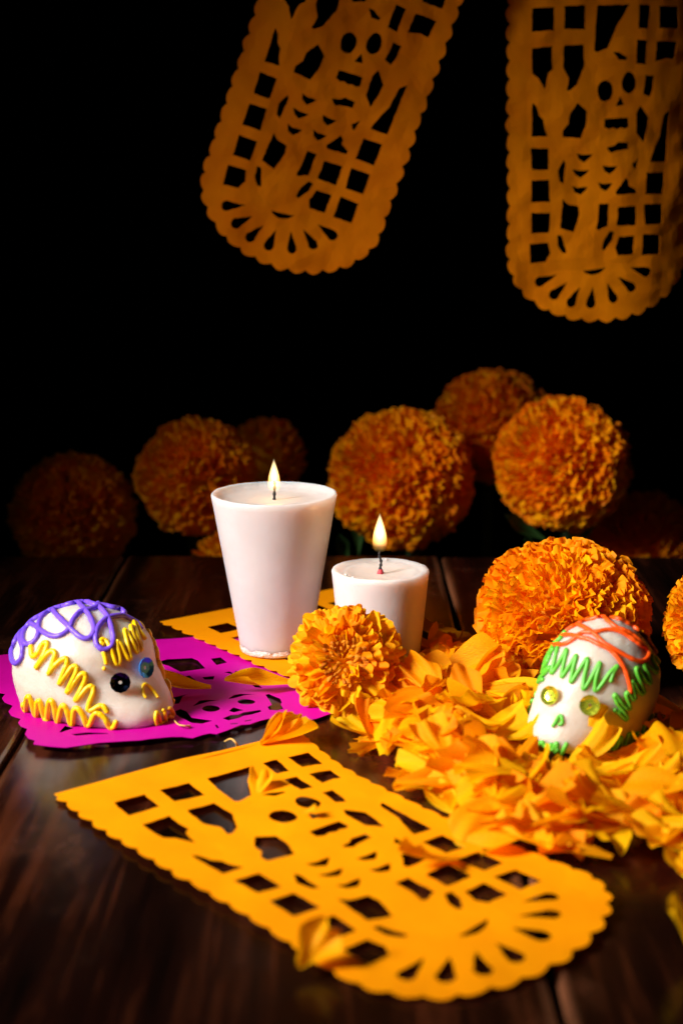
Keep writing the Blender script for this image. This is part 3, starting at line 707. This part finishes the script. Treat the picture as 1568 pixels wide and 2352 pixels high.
FLORET = [petal_mesh('floret', 1, .42, 7, 5, 120 + k, .06, .8, 1.0 + .3 * k, .35, .05, M_CENTRE, base=.4) for k in range(5)]

def frame(d, nrm):
    y = d.normalized(); z = (nrm - y * nrm.dot(y))
    if z.length < 1e-4: z = y.orthogonal()
    z.normalize(); x = y.cross(z)
    return Matrix((x, y, z)).transposed()
def marigold(c, axis, rs, ra, label, seed, meshes=RUF, n=300, thmax=128, plen=.58, psc=1.0, stem=None, centre=0, group='marigold flowers', recept=.66, jitter=.045, grow=0.0, base_off=-.5):
    r = random.Random(seed); c = Vector(c); a = Vector(axis).normalized(); e1 = a.orthogonal().normalized(); e2 = a.cross(e1)
    foot = c - a * ra * .95 if stem is None else Vector(stem[-1])
    if stem is None: foot = Vector((c.x, c.y, 0.0))
    root = empty('marigold_flower', foot, label, 'flower', group)
    # receptacle: the solid heart that the petals grow from
    bm = bmesh.new(); bmesh.ops.create_icosphere(bm, subdivisions=3, radius=1)
    fr = Matrix((e1, e2, a)).transposed()
    for v in bm.verts:
        p = v.co.copy(); k = 1 + .12 * noise.noise(p * 5)
        v.co = (c - foot) + fr @ Vector((p.x * rs * recept * k, p.y * rs * recept * k, p.z * ra * (recept + .03) * k - ra * .05))
    me = bpy.data.meshes.new('flower_heart'); bm.to_mesh(me); bm.free(); me.materials.append(M_DEEP)
    me.polygons.foreach_set('use_smooth', [True] * len(me.polygons)); obj('flower_heart', me, root)
    B0 = c + a * ra * base_off
    cmax = math.cos(R(thmax)); off = r.uniform(0, 6.28)
    cmin = 1.0 if not centre else math.cos(R(19))
    lump = r.uniform(0, 50); PL = []
    for i in range(n):
        cz = cmin + (cmax - cmin) * (i + .5) / n; th = math.acos(cz); ph = off + i * 2.39996 + r.uniform(-.12, .12); th += r.uniform(-.07, .07)
        dirp = (e1 * math.cos(ph) + e2 * math.sin(ph)) * math.sin(th)
        q = 1 + .07 * noise.noise((dirp.x * 2.4 + lump, dirp.y * 2.4, dirp.z * 2.4 + cz * 2)) + r.uniform(-jitter, jitter)
        tip = c + (dirp * rs + a * ra * math.cos(th)) * q
        d = (tip - B0).normalized()
        Lp = rs * plen * r.uniform(.9, 1.12) * (1 + grow * (th / R(thmax)) - grow * .4)
        nrm = a + Vector((r.uniform(-.35, .35), r.uniform(-.35, .35), r.uniform(-.35, .35)))
        if th < .35: nrm = Vector((r.uniform(-1, 1), r.uniform(-1, 1), r.uniform(-1, 1)))
        d = (d + Vector((r.uniform(-.16, .16), r.uniform(-.16, .16), r.uniform(-.16, .16)))).normalized()
        # petals bow outward, away from the axis: local +Z looks away from it
        F = frame(d, -nrm if r.random() < .93 else nrm)
        wsc = r.uniform(.85, 1.15) * psc * (1 + grow * (th / R(thmax)) * .5)
        PL.append(((tip - c).normalized().dot((cam.location - c).normalized()), meshes[r.randrange(len(meshes) * 2 // 3) if th < R(70) else r.randrange(len(meshes))], Matrix.Translation((tip - d * Lp * .93) - foot) @ F.to_4x4() @ Matrix.Diagonal((Lp * wsc, Lp, Lp * wsc, 1))))
    PL.sort(key=lambda q: -q[0])
    for q in PL[:298]:                                   # petals that face the picture: one object each
        o = obj('petal', q[1], root); o.matrix_local = q[2]
    if len(PL) > 298:                                    # the rest round the back, joined
        vs = []; fs = []
        for q in PL[298:]:
            b0 = len(vs); vs += [q[2] @ v.co for v in q[1].vertices]; fs += [tuple(b0 + i for i in p.vertices) for p in q[1].polygons]
        tag(obj('petal_mass', new_mesh('petal_mass', vs, fs, PL[0][1].materials[0]), root), kind='stuff')
    for i in range(centre):
        t = (i + .5) / centre; th = R(24) * math.sqrt(t); ph = i * 2.39996
        dirp = (e1 * math.cos(ph) + e2 * math.sin(ph))
        tip = c + dirp * rs * math.sin(th) * .95 + a * ra * (.80 + .10 * t + r.uniform(-.05, .05))
        d = (a + dirp * (math.sin(th) * .5 - .05 + r.uniform(-.3, .3)) + e1 * r.uniform(-.25, .25)).normalized()
        Lp = rs * .19 * r.uniform(.8, 1.2)
        o = obj('floret', FLORET[r.randrange(5)], root)
        o.matrix_local = Matrix.Translation(tip - d * Lp * .8 - foot) @ frame(d, dirp + e2 * r.uniform(-1, 1)).to_4x4() @ Matrix.Diagonal((Lp, Lp, Lp, 1))
    # calyx
    vs, fs = lathe([(rs * .16, -ra * 1.02), (rs * .30, -ra * .85), (rs * .38, -ra * .6), (rs * .3, -ra * .45)], 14)
    vs = [(c - foot) + fr @ Vector(v) for v in vs]
    if stem is not None:
        obj('calyx', new_mesh('calyx', vs, fs, M_STEM), root)
        P = smooth_path([tuple(Vector(p) - foot) for p in stem], 8)
        v2, f2 = tube(P, .0042, 8); obj('stem', new_mesh('stem', v2, f2, M_STEM), root)
    return root
def leaf(root, base, d, L, W, seed):
    me = petal_mesh('leaf', 1, W / L, 7, 9, seed, .02, 1, .5, .2, .0, M_LEAF, base=.12)
    for v in me.vertices:
        k = v.co.y
        if k > .55: v.co.x *= max(.06, 1 - ((k - .55) / .45) ** 1.5)
    o = obj('leaf', me, root); dv = Vector(d)
    o.matrix_local = Matrix.Translation(Vector(base) - Vector(root.location)) @ frame(dv, Vector((0, -1, .6))).to_4x4() @ Matrix.Diagonal((L, L, L, 1)); return o

# on the table
marigold((0.0020, 0.634, 0.0208), (-0.02, -0.93, 0.36), 0.0243, 0.0175, 'open orange marigold leaning in front of the shorter candle, its brown centre facing out', 21,
         SPOON, 298, 116, .66, 1.0, None, 64, recept=.42, jitter=.05, grow=.35, base_off=.15)
marigold((0.1020, 0.682, 0.0295), (-0.12, -0.52, 0.84), 0.0378, 0.0298, 'large round orange marigold lying on the table behind the green-iced skull', 5, RUF, 800, 135, .36, .95, None, 0, grow=.8)
marigold((0.1735, 0.665, 0.029), (-0.1, -0.3, 0.95), 0.0260, 0.0285, 'orange marigold cut off by the right edge of the picture beside the green-iced skull', 9, RUF, 650, 135, .36, .95, None, 0)
# bunch behind the table
def behind(px, py, Y, rpx, rypx, label, seed, axis, meshes=RUFD, n=680, stem_dx=0.0):
    c = at_y(px, py, Y); dep = Y * math.cos(PITCH) + (CAM_H - c.z) * math.sin(PITCH); rs = rpx * dep / FPX
    ra = rypx * dep / FPX
    a = Vector(axis).normalized(); b0 = c - a * ra * .8
    st = [b0, b0 - a * .02 + Vector((0, .004, -.015)), Vector((c.x + stem_dx * .5, Y + .03, c.z - .16)), Vector((c.x + stem_dx, Y + .035, c.z - .30))]
    root = marigold(c, axis, rs * .99, ra * .99, label, seed, meshes, n, 132, .36, .95, st, 0)
    return root, c, rs
f1, c1, r1_ = behind(920, 1098, 0.985, 161, 147, 'round orange marigold behind the table, just right of the taller candle', 31, (-.2, -.75, .55))
f2, c2, r2_ = behind(1290, 1064, 0.975, 150, 142, 'brightest marigold of the bunch standing behind the table, right of centre', 32, (-.25, -.8, .45))
f3, c3, r3_ = behind(1130, 974, 1.06, 130, 124, 'topmost marigold, peeking out between the two bright ones behind the table', 33, (0, -.4, .9))
behind(452, 1094, 0.985, 132, 124, 'dim orange marigold behind the table, left of the taller candle', 34, (.2, -.85, .35))
behind(168, 1178, 1.0, 138, 128, 'darkest big marigold at the far left behind the table', 35, (.15, -.8, .45))
behind(612, 1050, 1.08, 88, 92, 'shadowed marigold half hidden behind the taller candle and the dim one', 36, (0, -.3, .9), n=220)
behind(515, 1290, 0.955, 76, 66, 'small marigold peeking over the back table edge behind the taller candle', 37, (-.2, -.3, .9), n=160)
behind(1475, 1238, 1.02, 120, 92, 'dark red-orange marigold low behind the table at the right', 38, (0, -.6, .7), n=240)
for root, px, py, Y, d, L, W, sd in [(f1, 822, 1275, .975, (.0, -.2, 1), .034, .010, 1), (f1, 800, 1300, .98, (-.3, -.2, 1), .028, .010, 2), (f2, 1250, 1240, .98, (-.7, -.2, .4), .04, .012, 3), (f2, 1215, 1285, .955, (-.25, -.3, 1), .022, .008, 4), (f2, 1300, 1270, .975, (.5, -.1, .8), .04, .012, 5), (f1, 950, 1285, .98, (.4, 0, 1), .03, .012, 6)]:
    leaf(root, at_y(px, py, Y), d, L, W, 300 + sd)

# loose petals: a real heap, each petal dropped on what lies below it
LOOSE = [petal_mesh('loose_petal', 1, .58 + .09 * (k % 4), 19, 9, 200 + k, .075 + .03 * (k % 3), 1.3 + .45 * (k % 3), [-.3, .35, .6, -.5, .2][k % 5], [.14, -.16, .22, .05][k % 4], .10, M_LOOSE, ridge=.014, base=.2) for k in range(14)]
CURLED = [petal_mesh('loose_petal', 1, .7, 15, 9, 400 + k, .10, 1.4, 1.5, .4, .08, M_DEEP, ridge=.02, base=.2) for k in range(2)]
RAG = [petal_mesh('loose_petal', 1, .36 + .08 * (k % 3), 13, 10, 500 + k, .06, 1.1 + .3 * k % 1.2, [.25, .5, -.3, .1][k % 4], [.5, .35, .6, .3][k % 4], .08, M_LOOSE, ridge=.02, base=.12, point=.62) for k in range(6)]
def put(px, py, z, az, tilt, roll, L, k, label, group=None, wscale=1.0, cat='petal', up=None, bank=None):
    """petal whose middle is seen at the photo point; az = heading on the table (0 right, 90 away), tilt lifts its tip"""
    c = on_table(px, py, z)
    d = Vector((math.cos(R(az)) * math.cos(R(tilt)), math.sin(R(az)) * math.cos(R(tilt)), math.sin(R(tilt))))
    up = Vector((0, 0, 1)) if up is None else Vector(up)
    F = frame(d, up) @ Matrix.Rotation(R(roll), 3, 'Y')
    o = obj('loose_petal', (bank or LOOSE)[k % len(bank or LOOSE)])
    o.matrix_world = Matrix.Translation(c - d * L * .5) @ F.to_4x4() @ Matrix.Diagonal((L * wscale, L, L, 1))
    tag(o, label, cat, group); return o
GRP = 'loose marigold petals on the table'
heap_poly = [(800, 1695), (845, 1668), (880, 1640), (905, 1600), (935, 1545), (985, 1500), (1040, 1498), (1110, 1545), (1190, 1560), (1225, 1600), (1235, 1700), (1330, 1745), (1420, 1735), (1480, 1690), (1568, 1660), (1660, 1700), (1660, 2050), (1555, 2030), (1500, 1990), (1450, 1935), (1380, 1955), (1290, 1985), (1200, 1975), (1100, 1945), (1000, 1890), (950, 1850), (905, 1790), (850, 1740)]
gp = [on_table(*p) for p in heap_poly]; gpoly = [(p.x, p.y) for p in gp]
CELL = .004; HF = {}
def hget(x, y): return HF.get((int(x / CELL), int(y / CELL)), .0035)
def footprint(x, y, r_):
    n = int(r_ / CELL); ci, cj = int(x / CELL), int(y / CELL)
    return [(ci + a, cj + b_) for a in range(-n, n + 1) for b_ in range(-n, n + 1) if a * a + b_ * b_ <= n * n + 1]
pr = random.Random(99)
def edge_dist(x, y):
    return min(((Vector((x, y)) - (Vector(a) + (Vector(b_) - Vector(a)) * max(0, min(1, (Vector((x, y)) - Vector(a)).dot(Vector(b_) - Vector(a)) / max(1e-9, (Vector(b_) - Vector(a)).length_squared))))).length) for a, b_ in zip(gpoly, gpoly[1:] + gpoly[:1]))
n_heap = 0; tries = 0; xs = [p[0] for p in gpoly]; ys = [p[1] for p in gpoly]
while n_heap < 285 and tries < 9000:
    tries += 1
    x = pr.uniform(min(xs), max(xs)); y = pr.uniform(min(ys), max(ys))
    if not inside(x, y, gpoly): continue
    ed = edge_dist(x, y)
    if n_heap > 140 and ed < .007: continue
    if n_heap > 215 and ed < .015: continue
    if (Vector((x, y)) - Vector((.0985, .586))).length < .027 or (Vector((x, y)) - Vector((.084, .564))).length < .012: continue
    near = (Vector((x, y)) - Vector((.088, .553))).length
    L = pr.uniform(.018, .030); fp = footprint(x, y, L * .36)
    z = sum(HF.get(q, .003) for q in fp) / len(fp)
    if z > (.019 if near > .05 else .004 + .012 * max(0, near - .015) / .035): continue
    top = n_heap > 110 and near > .035
    tl = pr.uniform(-16, 28) if top else pr.uniform(-4, 14)
    az = pr.uniform(0, 360); rl = pr.gauss(0, 24 if top else 10)
    c = Vector((x, y, z + .0012))
    d = Vector((math.cos(R(az)) * math.cos(R(tl)), math.sin(R(az)) * math.cos(R(tl)), math.sin(R(tl))))
    F = frame(d, Vector((0, 0, 1))) @ Matrix.Rotation(R(rl), 3, 'Y')
    o = obj('loose_petal', LOOSE[pr.randrange(len(LOOSE))])
    wsc = pr.uniform(.9, 1.25)
    o.matrix_world = Matrix.Translation(c - d * L * .5 + Vector((0, 0, abs(math.sin(R(tl))) * L * .3))) @ F.to_4x4() @ Matrix.Diagonal((L * wsc, L, L, 1))
    sx, sy = project(c)
    where = ('at the pointed left end of the heap' if sx < 960 and sy > 1640 else 'at the back of the heap below the large round marigold' if sy < 1640 and sx < 1230
             else 'in the heap at the right edge, before the green-iced skull' if sx > 1400 and sy > 1690 else 'right of the green-iced skull by its shaded side' if sx > 1230 and sy < 1690
             else 'in the middle of the heap, left of the green-iced skull' if sy < 1790 and sx < 1230 else 'at the front of the heap beside the flat front banner')
    tag(o, ('broad ' if L * wsc > .0232 else 'small ') + ('petal with lifted tip ' if tl > 12 else 'petal on its edge ' if abs(rl) > 24 else 'petal lying flat ') + where, 'petal', 'loose petals ' + where)
    for q in fp: HF[q] = HF.get(q, .003) + .0017
    n_heap += 1
# petals one can point to
put(601, 1570, .0050, 186, 3, -38, .0295, 0, 'curled orange petal with a ruffled edge on the magenta paper, pointing right', GRP, 1.0, bank=RAG)
put(415, 1582, .0045, 186, 2, -20, .027, 1, 'flat orange petal on the magenta paper, its end hidden by the purple-iced skull', GRP, .9, bank=RAG)
put(1358, 1704, .013, 20, 42, 0, .025, 1, 'broad orange petal leaning against the face of the green-iced skull', GRP, 1.0, up=(-.35, -.8, .5))
put(1196, 1640, .012, 95, 70, 0, .020, 2, 'narrow yellow petal standing upright left of the green-iced skull', GRP, .7)
put(1165, 1580, .012, -32, 12, 18, .031, 0, 'long pale yellow ribbed petal at the back of the heap below the large marigold', GRP, .9)
put(1075, 1545, .013, -25, 20, 40, .034, 6, 'big orange petal at the back of the heap with a thin raised tip', GRP, 1.2)
put(1000, 1575, .011, 200, 14, -30, .030, 9, 'broad ruffled petal at the back left of the heap, right of the open marigold', GRP, 1.3)
put(1000, 1980, .0045, 215, 6, 12, .022, 7, 'small petal lying on the front paper banner, left below the heap', GRP, .8)
put(722, 2182, .005, 60, 10, 25, .018, 0, 'deep orange curled petal at the lower left edge of the front paper banner', GRP, 1.2, bank=CURLED)
put(600, 1795, .0045, 70, 40, 0, .0115, 8, 'small upright petal on the front paper banner near its cut-out squares', GRP, 1.5)
put(712, 1866, .004, 0, 10, 0, .006, 2, 'tiny yellow petal scrap on the front paper banner', GRP, 1.2)
put(1578, 2130, .010, 100, 60, 50, .018, 3, 'blurred petal at the right edge of the picture near the bottom', GRP, 1.2)
put(1540, 1640, .008, 150, 20, 20, .030, 10, 'shaded petal on the right of the green-iced skull', GRP, 1.3)
bp_ = on_table(600, 1712, .0022)
rt = empty('petal_cluster', bp_, 'yellow cluster of three joined petals resting on the far corner of the front paper', 'petal cluster')
for az, tl, rl, L, k, ws in [(45, 32, 10, .018, 1, .85), (12, 12, -20, .025, 4, .8), (34, 25, 15, .021, 2, .8)]:
    d = Vector((math.cos(R(az)) * math.cos(R(tl)), math.sin(R(az)) * math.cos(R(tl)), math.sin(R(tl))))
    o = obj('petal', RAG[k], rt); o.matrix_local = (frame(d, Vector((-.2, -.5, .8))) @ Matrix.Rotation(R(rl), 3, 'Y')).to_4x4() @ Matrix.Diagonal((L * ws * 1.15, L, L, 1))
def thread(pts, label, z):
    P = smooth_path([on_table(px, py, zz) for px, py, zz in pts], 6); c = Vector(P[0])
    vs, fs = tube([p - c for p in P], [.0003 + .0005 * (i / len(P)) ** 4 for i in range(len(P))], 6)
    o = obj('flower_thread', new_mesh('flower_thread', vs, fs, M_THREAD), None, c); tag(o, label, 'flower scrap')
thread([(516, 1703, .001), (530, 1697, .004), (541, 1705, .0035), (545, 1714, .001)], 'tiny curved flower thread on the bare wood behind the front paper', 0)
thread([(401, 1655, .003), (410, 1664, .004), (424, 1667, .004), (436, 1668, .003)], 'thin pale flower thread on the magenta paper in front of the skull', 0)
